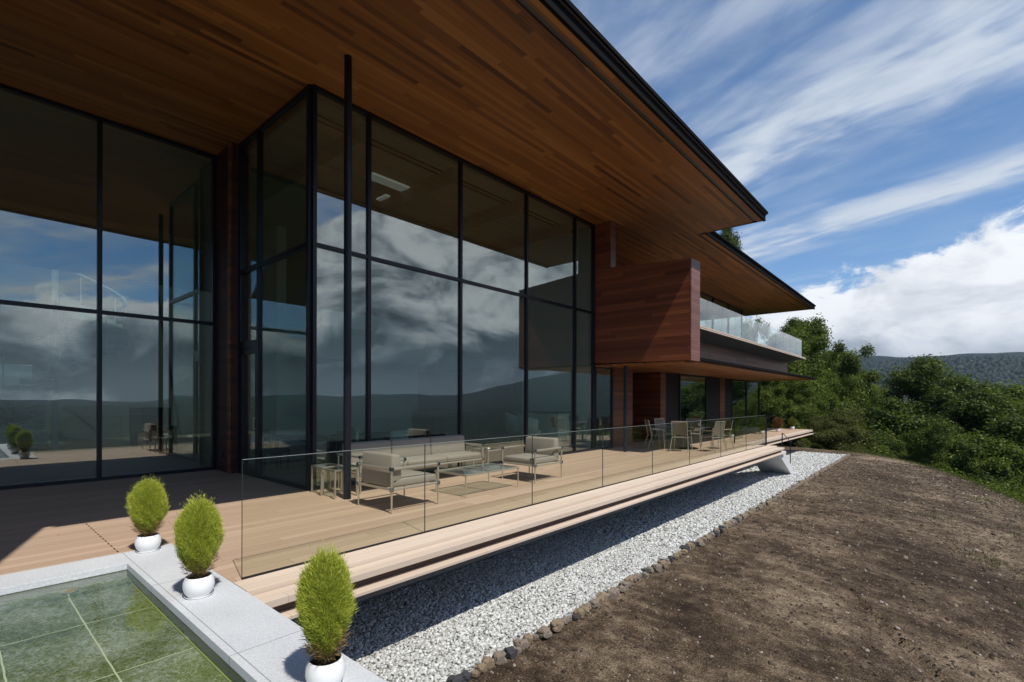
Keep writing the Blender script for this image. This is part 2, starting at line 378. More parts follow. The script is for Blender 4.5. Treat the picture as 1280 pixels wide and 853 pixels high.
def islands(name, V, F, m, parent=None, smooth=False):
    """V: (n,k,3) vertices, F: (f,3|4) indices local to one island."""
    n, k, _ = V.shape; fs = F.shape[1]
    me = bpy.data.meshes.new(name); me.vertices.add(n * k); me.vertices.foreach_set('co', V.reshape(-1).astype(np.float32))
    idx = (F[None] + (np.arange(n) * k)[:, None, None]).reshape(-1)
    nf = n * F.shape[0]; me.loops.add(nf * fs); me.loops.foreach_set('vertex_index', idx.astype(np.int32))
    me.polygons.add(nf); me.polygons.foreach_set('loop_start', (np.arange(nf) * fs).astype(np.int32)); me.polygons.foreach_set('loop_total', np.full(nf, fs, np.int32))
    if smooth: me.polygons.foreach_set('use_smooth', np.ones(nf, bool))
    me.update(calc_edges=True); me.materials.append(M[m])
    o = bpy.data.objects.new(name, me); COL.objects.link(o)
    if parent: o.parent = parent
    return o
# ------------------------------------------------------------------ terrain
def smooth(t): t = np.clip(t, 0, 1); return t * t * (3 - 2 * t)
AZK = np.radians([-180, -60, -20, 3, 12, 30, 35, 41, 47, 55, 63, 72, 80, 90, 180])
ELK = np.array([.03, .05, .072, .066, .06, .062, .048, .022, .004, .003, .002, -.006, -.012, -.006, .03])
def terr(x, y):
    x = np.asarray(x, float); y = np.asarray(y, float)
    z = np.full(np.broadcast(x, y).shape, -1.2)
    z = z - .018 * np.clip(x + 3.65, 0, 9) ** 2
    q = np.sqrt(.00849 * (x + 6) ** 2 + .001026 * (y - 2) ** 2)
    yb = smooth((y - 36) / 10)
    q = np.where(x < -6, np.where(y > 2, 1 + (q - 1) * np.clip(1 - (-6 - x) / 30, .25, 1), .5), q)
    q = np.where(x < -6, 1 + (np.sqrt(.001026) * np.abs(y - 2) - 1) * .5, q)
    t = np.clip(q - 1, 0, None); z = z - 46 * (1 - np.exp(-(t ** 2 / (t + .12)) * .62))
    r = np.hypot(x, y); az = np.arctan2(x, y)
    e = np.interp(az, AZK, ELK)
    ridge = e * 2000 + 1.65
    s = smooth((r - 500) / 1500); z = z * (1 - s) + ridge * s
    und = np.sin(x * .011 + 1) * np.cos(y * .009) * 10 + np.sin(x * .031) * np.sin(y * .027 + 2) * 4 + np.sin(x * .0045 + y * .006) * 8
    z = z + und * smooth((r - 150) / 500) * .8
    z = z + 80 * np.exp(-((x + 190) ** 2 + (y - 408) ** 2) / (2 * 190 ** 2)) * smooth((r - 120) / 200)
    return z
def axis(a, b, st, lim):
    c = list(np.arange(a, b, st)); lo = [a]; 
    while lo[-1] > -lim: lo.append(lo[-1] - (.05 * abs(lo[-1] - a) + st))
    hi = [c[-1]]
    while hi[-1] < lim: hi.append(hi[-1] + (.035 * abs(hi[-1] - b) + st))
    return np.array(lo[:0:-1] + c + hi[1:])
gx = axis(-3.9, 3.6, .065, 3200); gy = axis(3, 15, .075, 3200)
X, Y = np.meshgrid(gx, gy)
Z = terr(X, Y)
def micro(xs, ys):
    """small relief of the bare earth and the wheel rut, in metres"""
    out = np.empty(len(xs))
    for k in range(len(xs)):
        p = Vector((xs[k], ys[k], 0)); out[k] = mnoise.fractal(p * 1.1, 1, 2.1, 4) * .035 + mnoise.noise(p * 7) * .012 + mnoise.noise(p * 3.3) * .018
    out *= 1 - .75 * smooth((ys - 14) / 10)
    c = -.82 - (ys - 8.7) * .53 + np.sin(ys * 9) * .03
    m_ = smooth((ys - 5.5) / .8) * smooth((9.6 - ys) / 1.0)
    return out - (.095 * np.exp(-((xs - c) / .055) ** 2) - .03 * np.exp(-((xs - c - .13) / .07) ** 2)) * m_
near = (X > -3.75) & (X < 6) & (Y > 1) & (Y < 34)
Z[near] += micro(X[near], Y[near]) * smooth((X[near] + 3.75) / .3)
nx, ny = len(gx), len(gy)
V = np.stack([X, Y, Z], -1).reshape(-1, 3)
a = (np.arange(ny - 1)[:, None] * nx + np.arange(nx - 1)[None]).reshape(-1); F = np.stack([a, a + 1, a + nx + 1, a + nx], -1)
gnd = islands('ground', V[None], F, 'earth', smooth=True); struct(gnd)

# gravel strip and crushed stone
gb = MB().prism([(-26, 1.75), (-3.66, 1.75), (-3.66, 30.4), (-26, 30.4)], -1.21, -1.17).obj('gravel_bed', 'gravel_base'); struct(gb)
ico = bmesh.new(); bmesh.ops.create_icosphere(ico, subdivisions=1, radius=1); ico.verts.ensure_lookup_table()
IV = np.array([v.co[:] for v in ico.verts]); IF = np.array([[v.index for v in f.verts] for f in ico.faces]); ico.free()
def rocks(name, P, S, m, flat=.7, jit=.28):
    n = len(P); A = rng.normal(size=(n, 3, 3)); Q, _ = np.linalg.qr(A)
    sh = rng.uniform(.6, 1.2, (n, 1, 3)); v = IV[None] * (1 + rng.uniform(-jit, jit, (n, len(IV), 1))) * sh * S[:, None, None]
    v = np.einsum('nkj,nij->nki', v, Q); v[:, :, 2] *= flat
    return islands(name, v + P[:, None, :], IF, m)
def scat(n, x0, x1, y0, y1): return np.stack([rng.uniform(x0, x1, n), rng.uniform(y0, y1, n)], -1)
xy = np.concatenate([scat(34000, -6.2, -3.7, 1.8, 9), scat(24000, -6.8, -3.7, 9, 19), scat(16000, -7.5, -3.7, 19, 30.2)])
S = rng.uniform(.012, .028, len(xy)) * np.where(xy[:, 1] > 9, 1.35, 1) * np.where(xy[:, 1] > 19, 1.3, 1)
o = rocks('gravel', np.column_stack([xy, -1.17 + S * .4 + rng.uniform(0, .012, len(xy))]), S, 'gravel'); tag(o, 'pale crushed stone chips beside the deck', None, None, 'stuff')
# soil clods and little stones
yy = 3 + 26 * rng.power(.75, 42000); xx = rng.uniform(-3.6, 3.2, 42000); S = rng.gamma(2., .0036, 42000) * (1 + yy / 18); S = np.clip(S, .003, .05)
yj = np.clip(yy, 3, 29)
zz = terr(xx, yy) + micro(xx, yy)
o = rocks('soil_clods', np.column_stack([xx, yy, zz]), S, 'clods', .75, .35); tag(o, 'loose clods and small stones on the bare earth', None, None, 'stuff')

# edging stones, each its own thing
protos = []
for k in range(9):
    mb = bmesh.new(); bmesh.ops.create_icosphere(mb, subdivisions=3, radius=1)
    for v in mb.verts:
        n1 = mnoise.fractal(v.co * 1.5 + Vector((k * 7, 0, 0)), 1, 2, 3); v.co *= 1 + .5 * n1; v.co.z *= .72
        for ax_ in range(3):
            v.co[ax_] = max(-.72, min(.72, v.co[ax_]))
    me = bpy.data.meshes.new('edging_stone'); mb.to_mesh(me); mb.free(); me.materials.append(M[['rock_charcoal', 'rock_tan', 'rock_grey'][k % 3]])
    protos.append(me)
LAB = ['charcoal lava rock set in the edging row between gravel and bare earth', 'tan ochre rock set in the edging row between gravel and bare earth', 'brownish grey rock set in the edging row between gravel and bare earth']
y = 3.0; k = 0
while y < 30.3:
    kind = random.choice([0, 1, 1, 2, 2]) if y < 14 else random.choice([1, 2, 2, 2, 1])
    s = random.uniform(.045, .10); yn = y + s * 1.65
    o = bpy.data.objects.new('edging_stone', protos[kind + 3 * random.randrange(3)]); COL.objects.link(o)
    o.location = (-3.63 + random.uniform(-.04, .04), y + s * .8, -1.17 + s * random.uniform(.0, .25)); o.scale = (s, s * random.uniform(.85, 1.15), s * random.uniform(.8, 1.1)); o.rotation_euler = (0, 0, random.uniform(0, 6.28))
    tag(o, LAB[kind], 'stone', 'rocks edging the gravel strip'); y = yn
# ------------------------------------------------------------------ terrace deck, coping, pool
mb = MB().prism([(-12.75, -9), (-6.6, -9), (-6.6, 1.70), (-4.80, 1.70), (-4.80, 19.5), (-5.75, 19.5), (-5.75, 31.4), (-8.54, 31.4), (-8.54, 33), (-12.75, 33)], -.16, 0)
deck_o = struct(mb.obj('deck', 'deck_boards'))
mb = MB()
for k in range(13):
    x = -8.5 + k * .145; mb.box(x + .02, x + .1, 1.22, 1.232, -.001, .0025)
mb.obj('expansion_joint', 'dark_wood', deck_o)
mb = MB().box(-4.798, -4.49, 1.705, 19.5, -.10, .001).box(-4.470, -4.25, 1.705, 19.5, -.11, -.045)
mb.box(-5.748, -5.45, 19.62, 31.4, -.10, -.01)
mb.obj('edge_board', 'deck_trim', deck_o, bevel=.004)
B(-4.44, -4.34, 1.72, 19.45, -.20, -.102).box(-5.72, -5.56, 19.7, 31.3, -.20, -.102).obj('recess_strip', 'dark_wood', deck_o)
B(-4.46, -4.19, 1.705, 19.5, -.235, -.202).box(-5.72, -5.40, 19.62, 31.4, -.235, -.202).obj('lower_board', 'deck_trim', deck_o, bevel=.003)
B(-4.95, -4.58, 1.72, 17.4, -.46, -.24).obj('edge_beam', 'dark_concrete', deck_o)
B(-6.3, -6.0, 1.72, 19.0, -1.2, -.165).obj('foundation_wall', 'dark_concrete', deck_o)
# granite coping (L shape) and its retaining wall
cp = MB().prism([(-6.598, -9), (-6.14, -9), (-6.14, 1.2), (-.2, 1.2), (-.2, 1.697), (-6.598, 1.697)], -.06, .003).obj('coping', 'granite', bevel=.004); struct(cp)
B(-6.12, -.22, 1.23, 1.68, -1.4, -.062).obj('retaining_wall', 'concrete', cp)
B(-6.16, -6.141, -9, 1.2, -.2, -.062).box(-6.16, -.3, 1.2, 1.22, -.2, -.062).obj('pool_side', 'pool_wall', cp)
pf = struct(B(-6.15, -.2, -9, 1.21, -.30, -.15).obj('pool_floor', 'pool_tile'))
B(-6.14, -5.93, -9, 1.2, -.149, -.125).obj('pool_step', 'pool_tile', pf)
MB().box(-5.93, -.3, 1.188, 1.1995, -.149, -.142).obj('wall_foot_grout', 'grout_algae', pf)
wt = struct(MB().prism([(-6.139, -9), (-.3, -9), (-.3, 1.199), (-6.139, 1.199)], -.068, -.062).obj('water', 'water'))
lt = thing('pool_light', 'small round brass lamp set under water by the pool edge', 'light', (-6.03, .76, -.12))
MB().lathe([(0, .008), (.045, .008), (.05, 0)], k=24).obj('lens', 'brass_light', lt); MB().lathe([(.05, 0), (.052, .010), (.062, .010), (.064, 0)], k=24).obj('rim', 'steel_bright', lt)

# ------------------------------------------------------------------ the house
H = thing('modern_house', 'modern two storey house with deep cedar eaves, redwood walls and glass curtain walls', 'house', (-8.54, 4.3, 0))
def hp(mb, name, m, parent=None, **k):
    o = mb.obj(name, m, parent or H, **k)
    if not parent: o.location = (8.54, -4.3, 0); o.matrix_parent_inverse.identity()
    return o
ZS = 7.27
# upper roof
roof = hp(B(-27, -4.36, -.28, 16.9, ZS + .03, ZS + .20).box(-27, -2.9, -14, -.284, ZS + .03, ZS + .20).obj, None, None) if False else None
rf = hp(MB().prism([(-19.5, -14), (4, -14), (4, -2.75), (-4.30, -.18), (-4.30, 16.9), (-6.2, 16.9), (-19.5, 16.9)], ZS + .03, ZS + .20), 'roof', 'roof_metal')
hp(MB().prism([(-19.4, -13.9), (3.9, -13.9), (3.9, -2.85), (-4.57, -.23), (-4.57, 16.83), (-6.36, 16.83), (-6.36, 17.2), (-19.4, 17.2)], ZS, ZS + .028), 'soffit', 'soffit_cedar', rf)
hp(B(-4.46, -4.31, -.1, 16.88, ZS - .01, ZS + .028).box(-6.1, -4.60, 16.84, 16.88, ZS - .012, ZS + .028), 'soffit_trim', 'soffit_cedar', rf)
hp(B(-4.305, -4.24, -.1, 16.95, ZS - .02, ZS + .21).box(-4.24, -4.17, -.1, 16.97, ZS + .19, ZS + .26).box(-6.1, -4.305, 16.89, 16.95, ZS + .0, ZS + .21), 'fascia', 'fascia_metal', rf)
hp(B(-4.235, -4.205, -.1, 16.96, ZS + .155, ZS + .175), 'drip_edge', 'dark_wood', rf)
for k_, (a0, a1) in enumerate(((-12, -6.1), (-6.1, -.1), (-.1, 5.9), (5.9, 11.9), (11.9, 16.9))):  # glazed roof strip added to let daylight into the dim rooms
    f_ = hp(B(-26.2, -19.51, a0 + .03, a0 + .13, ZS + .03, ZS + .16), 'added_skylight_frame', 'black_metal')
    hp(B(-26.1, -19.52, a0 + .135, a1 + .025, ZS + .08, ZS + .10), 'added_skylight', 'added_skylight_glass', f_)
# lower-wing roof
r2 = hp(B(-27, -6.12, 16.96, 35.5, ZS + .031, ZS + .17), 'roof', 'roof_metal')
hp(B(-27, -6.36, 17.203, 35.4, ZS + .001, ZS + .029), 'soffit', 'soffit_cedar', r2)
hp(B(-6.27, -6.13, 16.97, 35.45, ZS - .01, ZS + .029), 'soffit_trim', 'soffit_cedar', r2)
hp(B(-6.125, -6.07, 16.97, 35.55, ZS - .02, ZS + .18).box(-6.07, -6.01, 16.97, 35.57, ZS + .16, ZS + .22).box(-27, -6.125, 35.5, 35.55, ZS - .0, ZS + .18), 'fascia', 'fascia_metal', r2)

# curtain walls: a frame with its panes
def bars(mb, plane, c, t, us, zs, wd, u0, u1, z0, z1):
    def bx(a0, a1, b0, b1, tt=t):
        if plane == 'x': mb.box(c - tt, c + tt, a0, a1, b0, b1)
        else: mb.box(a0, a1, c - tt, c + tt, b0, b1)
    for u in us: bx(u - wd / 2, u + wd / 2, z0, z1)
    for z in zs:
        for a0, a1 in zip(us[:-1], us[1:]): bx(a0 + wd / 2, a1 - wd / 2, z - wd / 2, z + wd / 2, t - .004)
    return mb
def curtain(plane, c, us, zs, wd=.07, t=.05, name='curtain_wall', m='window_glass', skip=()):
    fr = hp(bars(MB(), plane, c, t, us, zs, wd, us[0], us[-1], zs[0] - wd / 2, zs[-1] + wd / 2), name, 'black_metal')
    for a0, a1 in zip(us[:-1], us[1:]):
        for b0, b1 in zip(zs[:-1], zs[1:]):
            if (a0, b0) in skip: continue
            mb = MB(); q = (a0 + wd / 2 - .01, a1 - wd / 2 + .01, b0 + wd / 2 - .01, b1 - wd / 2 + .01)
            if plane == 'x': mb.box(c - .008, c + .008, q[0], q[1], q[2], q[3])
            else: mb.box(q[0], q[1], c - .008, c + .008, q[2], q[3])
            hp(mb, 'window_pane', m, fr)
    return fr
curtain('x', -8.54, [4.36, 5.48, 7.93, 10.36, 12.69, 13.745], [.035, 4.42, 7.235])
curtain('x', -12.75, [-12, -9.4, -6.8, -4.6, -2.3, -.2, 2.04, 4.10], [.035, 3.37, 7.235], wd=.075)
curtain('y', 4.32, [-11.72, -10.75, -8.60], [.035, 4.42, 7.235], wd=.09, skip=[(-11.72, .035)])
# door leaf in the return wall
dr = hp(B(-11.68, -11.60, 4.28, 4.36, .08, 2.72).box(-10.88, -10.80, 4.28, 4.36, .08, 2.72).box(-11.60, -10.88, 4.28, 4.36, .08, .2).box(-11.60, -10.88, 4.28, 4.36, 2.60, 2.72), 'door', 'black_metal')
hp(B(-11.61, -10.87, 4.31, 4.33, .19, 2.61), 'window_pane', 'window_glass', dr)
hp(B(-10.87, -10.85, 4.23, 4.25, 1.0, 1.25).box(-10.87, -10.85, 4.245, 4.282, 1.0, 1.02).box(-10.87, -10.85, 4.245, 4.282, 1.23, 1.25), 'door_handle', 'steel_bright', dr)
hp(B(-11.675, -10.80, 4.27, 4.37, 2.722, 2.88), 'door_head', 'black_metal')
hp(B(-11.675, -10.80, 4.312, 4.328, 2.88, 4.376), 'window_pane', 'window_glass')
# corner wall clad in redwood
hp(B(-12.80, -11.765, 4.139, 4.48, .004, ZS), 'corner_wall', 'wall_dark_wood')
hp(B(-11.86, -11.79, 4.08, 4.137, .004, ZS - .01), 'pilaster', 'wall_redwood')
B(-12.28, -12.2, 4.128, 4.138, .3, .42).obj('wall_socket', 'interior_dark', H).location = (8.54, -4.3, 0)
# slim black posts
hp(MB().tube((-7.40, 4.36, 0), (-7.40, 4.36, ZS), .062, k=24), 'post', 'black_metal', smooth=False)
hp(MB().tube((-7.54, 14.04, 0), (-7.54, 14.04, 2.75), .055, k=24), 'post', 'black_metal')
# projecting redwood box wall
bx_ = hp(MB().prism([(-8.50, 2.80), (-5.40, 2.76), (-5.40, 5.62), (-8.50, 5.84)], 13.80, 14.44, 'y'), 'wall_box', 'wall_redwood')
hp(MB().prism([(13.795, 2.755), (14.45, 2.755), (14.45, 5.64), (13.795, 5.625)], -5.398, -5.36, 'x'), 'end_panel', 'wall_redwood_end', bx_)
hp(B(-8.50, -7.95, 13.80, 14.10, 5.84, ZS), 'pier', 'wall_redwood')
hp(B(-7.948, -7.92, 13.795, 14.105, 5.80, ZS), 'pier_panel', 'wall_redwood_end')
hp(B(-9.75, -9.6, 14.2, 19.95, 4.1, ZS), 'upper_wall', 'wall_redwood')
# canopy over the ground floor, balcony slab, upper glazing
cn = hp(MB().prism([(-5.36, 2.80), (-5.36, 2.87), (-7.0, 3.12), (-9.6, 3.12), (-9.6, 2.80)], 14.46, 32.2, 'y'), 'canopy', 'fascia_metal')
hp(B(-9.6, -5.52, 14.46, 32.1, 2.745, 2.798).box(-8.5, -5.52, 13.83, 14.455, 2.70, 2.752), 'canopy_soffit', 'soffit_cedar', cn)
hp(B(-7.3, -7.0, 14.46, 32.8, 3.12, 3.90), 'balcony_wall', 'balcony_redwood')
bal = hp(MB().prism([(-6.12, 4.02), (-6.12, 4.06), (-9.6, 4.06), (-9.6, 3.84), (-7.0, 3.84)], 14.46, 32.9, 'y'), 'balcony', 'concrete')
hp(B(-6.40, -6.10, 14.46, 32.95, 4.062, 4.10).box(-6.16, -6.06, 14.46, 32.98, 3.985, 4.02), 'edge_board', 'deck_trim', bal)
hp(B(-6.20, -6.13, 14.47, 32.9, 4.021, 4.061), 'recess_strip', 'dark_wood', bal)
hp(B(-9.6, -6.41, 14.46, 32.9, 4.062, 4.09), 'balcony_floor', 'deck_boards', bal)
curtain('x', -9.62, [20.0, 22.6, 25.2, 27.8, 30.4, 33.0], [4.13, 7.235])
curtain('y', 33.03, [-18, -15.2, -12.4, -9.65], [4.13, 7.235])
# ground-floor facade under the canopy
hp(B(-8.75, -8.54, 15.0, 16.45, 0.004, 2.745), 'ground_wall', 'wall_redwood')
curtain('x', -8.54, [13.86, 14.95], [.035, 2.70])
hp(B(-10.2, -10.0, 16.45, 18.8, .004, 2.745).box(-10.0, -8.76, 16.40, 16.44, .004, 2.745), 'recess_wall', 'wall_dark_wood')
hp(B(-10.0, -8.54, 18.8, 19.3, .004, 2.745), 'ground_pier', 'wall_redwood')
hp(B(-8.60, -8.56, 19.3, 20.66, .004, 2.745), 'shutter', 'interior_dark')
hp(B(-8.60, -8.56, 23.9, 25.7, .004, 2.745), 'shutter', 'interior_dark')
curtain('x', -8.56, [20.7, 23.86], [.035, 2.70])
hp(B(-8.9, -8.54, 25.75, 26.5, .004, 2.745), 'ground_pier', 'wall_redwood')
hp(B(-8.62, -8.54, 26.5, 27.6, .004, 2.745), 'shutter', 'interior_dark')
curtain('x', -8.56, [27.64, 30.2, 32.8], [.035, 2.70])
curtain('y', 32.83, [-14.0, -11.3, -8.6], [.035, 2.70])
curtain('x', -14.1, [27.64, 30.2, 32.8], [.035, 2.70])
# shell: floors, ceilings, inner and back walls
hp(B(-26, -8.6, 4.4, 33.0, -.3, -.165).box(-26, -12.8, -12, 4.4, -.3, -.165), 'floor_slab', 'concrete')
hp(B(-25.9, -12.8, -12, 4.45, -.16, .012), 'interior_floor', 'interior_floor')
hp(B(-25.9, -8.62, 4.452, 27.5, -.155, .013), 'interior_floor', 'interior_floor')
hp(B(-14.0, -8.62, 27.55, 32.7, -.155, .014), 'interior_floor', 'pale_concrete')
hp(B(-19.5, -12.83, -12, 4.44, 7.12, 7.2).box(-19.5, -8.62, 4.442, 13.7, 7.12, 7.2), 'interior_ceiling', 'ceiling_board')
for yb in (5.5, 7.95, 10.38, 12.7): hp(B(-15, -8.75, yb - .07, yb + .07, 6.75, 7.118), 'ceiling_fin', 'ceiling_board')
hp(B(-9.3, -9.26, 4.6, 13.6, 7.10, 7.118).box(-9.12, -9.08, 4.6, 13.6, 7.10, 7.118), 'curtain_track', 'interior_dark')
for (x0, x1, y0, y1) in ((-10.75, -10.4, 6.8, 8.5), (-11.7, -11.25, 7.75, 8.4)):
    v = hp(B(x0, x1, y0, y1, 7.085, 7.118), 'ceiling_vent', 'vent_glow'); mb = MB(); q = y0 + .03  # ceiling air vents, no lamps; their glow is added
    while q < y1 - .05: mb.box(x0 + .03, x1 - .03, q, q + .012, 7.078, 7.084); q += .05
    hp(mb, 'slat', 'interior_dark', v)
hp(B(-19.62, -19.5, -12, 13.7, 5.4, 7.26), 'skylight_screen_beam', 'ceiling_board')  # drop beam added to keep the added roof glazing out of view
# back wall with window openings
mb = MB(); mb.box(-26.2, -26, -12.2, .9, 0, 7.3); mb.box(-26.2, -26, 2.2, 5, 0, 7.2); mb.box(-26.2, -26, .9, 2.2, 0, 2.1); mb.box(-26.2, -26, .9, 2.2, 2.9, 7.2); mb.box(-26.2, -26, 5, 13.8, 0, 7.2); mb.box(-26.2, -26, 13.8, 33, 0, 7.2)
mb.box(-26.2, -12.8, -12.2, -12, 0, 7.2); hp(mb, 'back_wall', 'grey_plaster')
hp(B(-26.12, -26.08, .9, 2.2, 2.1, 2.9), 'window_pane', 'clear_glass')
hp(B(-26, -8.7, 13.75, 13.95, .014, 7.2), 'interior_wall', 'plaster')
hp(B(-17.0, -15.9, 6.9, 7.2, .014, 7.12).box(-17.2, -16.9, 7.2, 13.7, .014, 4.3), 'interior_wall', 'plaster')
hp(B(-16.9, -11.5, 13.3, 13.74, .014, 2.8), 'cabinet_wall', 'brown_wood')
hp(B(-16.88, -15.6, 7.25, 13.28, 3.0, 3.35), 'mezzanine', 'plaster')
hp(B(-26, -13.95, 27.55, 27.75, .014, 2.8).box(-26, -14.0, 27.76, 33, 2.75, 4.0), 'interior_wall', 'plaster')
hp(B(-26, -9.65, 14.5, 14.7, 4.1, 7.2).box(-14, -9.7, 24, 24.2, 4.1, 7.25), 'interior_wall', 'plaster')
hp(B(-26, -9.64, 14.76, 33, 3.87, 4.05), 'upper_floor', 'concrete')
# white spiral staircase behind the left glass wall
mb = MB(); rail = []; tops = []
for k in range(27):
    a0 = R(200 + k * 13); a1 = R(200 + (k + 1) * 13); z = .2 * k + .2; c0 = Vector((-21.2, 2.3))
    pts = [(c0.x + .25 * math.cos(a0), c0.y + .25 * math.sin(a0)), (c0.x + 1.8 * math.cos(a0), c0.y + 1.8 * math.sin(a0)), (c0.x + 1.8 * math.cos(a1), c0.y + 1.8 * math.sin(a1)), (c0.x + .25 * math.cos(a1), c0.y + .25 * math.sin(a1))]
    mb.prism(pts, z - .16, z); tops.append((c0.x + 1.78 * math.cos(a0), c0.y + 1.78 * math.sin(a0), z)); rail.append((c0.x + 1.78 * math.cos(a0), c0.y + 1.78 * math.sin(a0), z + .95))
st = hp(mb, 'staircase', 'white_upholstery')
mb = MB().path(rail, .045, 6)
for p, q in zip(tops[::3], rail[::3]): mb.tube(p, q, .018, k=6)
hp(mb, 'stair_rail', 'white_upholstery', st)
hp(MB().tube((-21.2, 2.3, .012), (-21.2, 2.3, 7.1), .09, k=14), 'newel', 'white_upholstery', st)
# ------------------------------------------------------------------ glass railing on the deck
rl = thing('glass_railing', 'frameless clear glass railing along the outer edge of the deck', 'railing', (-4.815, 1.78, 0))
ys = [1.78, 3.89, 6.0, 8.1, 10.2, 12.3, 14.6, 17.0, 19.3]
B(-.012, .012, 0, 17.55, .003, .016).obj('base_shoe', 'black_metal', rl)
for a0, a1 in zip(ys[:-1], ys[1:]):
    p = B(-.006, .006, a0 - 1.78 + .006, a1 - 1.78 - .006, .016, 1.09).obj('glass_panel', 'clear_glass', rl)
    B(-.0068, .0068, a0 - 1.78 + .006, a1 - 1.78 - .006, 1.0905, 1.0935).obj('polished_edge', 'pale_edge', p)
    B(-.0068, .0068, a0 - 1.78 - (.0035 if a0 > 2 else -.002), a0 - 1.78 + (.0015 if a0 > 2 else .0045), .016, 1.088).obj('joint_seal', 'glass_edge', rl)
# short return railing beside the stair opening
r3 = thing('glass_railing', 'short clear glass railing with black end post at the top of the garden steps', 'railing', (-5.95, 19.6, 0))
B(-.006, .006, .0, 1.0, .01, 1.0).obj('glass_panel', 'clear_glass', r3)
B(-.02, .02, -.06, -.02, 0, 1.05).obj('post', 'black_metal', r3)
ep = tag(B(-.02, .02, -.02, .02, 0, 1.04).obj('railing_post', 'black_metal', loc=(-4.83, 19.44, 0)), 'slim black post closing the far end of the deck railing', 'post')

# balcony railing
br = thing('balcony_railing', 'frameless pale glass railing along the upper balcony', 'railing', (-6.28, 14.5, 4.1))
q = 0.
while q < 18.3:
    p = B(-.007, .007, q + .01, min(q + 1.54, 18.35), 0, 1.02).obj('glass_panel', 'balcony_glass', br); q += 1.55
q = 0.
for k in range(2): B(-2.7 + k * 1.35, -1.37 + k * 1.35, 18.36, 18.374, 0, 1.02).obj('glass_panel', 'balcony_glass', br)
# concrete steps down to the gravel
stp = thing('garden_steps', 'white concrete steps with sloping underside descending from the deck to the gravel', 'steps', (-4.75, 19.6, -1.2))
pts = [(0, .955)]; n = 6
y0 = .02; z0 = 1.0
for k in range(n):
    pts += [(y0, z0), (y0 + .29, z0)]; y0 += .29; z0 -= .18
pts += [(y0, 0.0), (1.28, 0.0), (-.68, .955)]
MB().prism(pts, -.58, .46, 'x').obj('flight', 'pale_concrete', stp)
hr = thing('handrail', 'black metal handrail beside the concrete garden steps', 'handrail', (-4.35, 19.62, -.2))
MB().tube((0, 0, .2), (0, 0, .66), .018).obj('post', 'black_metal', hr)
MB().tube((0, 1.25, -.62), (0, 1.25, .28), .016).obj('post', 'black_metal', hr)
MB().path([(0, 0, .65), (0, .16, .62), (0, 1.25, .27), (0, 1.4, .27)], .014).obj('rail', 'black_metal', hr)

# ------------------------------------------------------------------ potted summer cypress
def bush(name, n, rx, rz, seed, leafmat='kochia_leaf', bl=.036, bw=.0034):
    r_ = np.random.default_rng(seed)
    V = []
    th = r_.uniform(0, 2 * np.pi, n); u = r_.uniform(-1, 1, n); rr = r_.uniform(.25, 1, n) ** .45
    prof = lambda t: np.sqrt(np.clip(1 - np.abs(t) ** np.where(t > 0, 3.3, 2.6), 0, 1)) * np.where(t < 0, 1 - .50 * (-t) ** 1.3, 1.)
    lump = 1 + .07 * np.sin(th * 3 + seed + u * 5) + .07 * np.sin(th * 9 + u * 13 + seed) + np.where(r_.random(n) < .25, np.abs(r_.normal(0, .09, n)), r_.normal(0, .02, n))
    pr = prof(u) * rr * lump
    P = np.stack([pr * rx * np.cos(th), pr * rx * np.sin(th), rz * (u + 1) * (.93 + .07 * r_.random(n) + .05 * np.sin(th * 5 + seed * 2)) + np.where(r_.random(n) < .3, np.abs(r_.normal(0, .035, n)), 0)], -1)
    D = np.stack([np.cos(th) * (.35 + .5 * pr), np.sin(th) * (.35 + .5 * pr), .9 + .5 * u], -1) + r_.normal(0, .35, (n, 3))
    D /= np.linalg.norm(D, axis=1)[:, None]; Sx = np.cross(D, r_.normal(size=(n, 3))); Sx /= np.linalg.norm(Sx, axis=1)[:, None]
    L = bl * r_.uniform(.6, 1.5, n)[:, None]; W = bw * r_.uniform(.7, 1.4, n)[:, None]
    V = np.stack([P - Sx * W, P + Sx * W, P + D * L + Sx * W * .25, P + D * L - Sx * W * .25], 1)
    return V
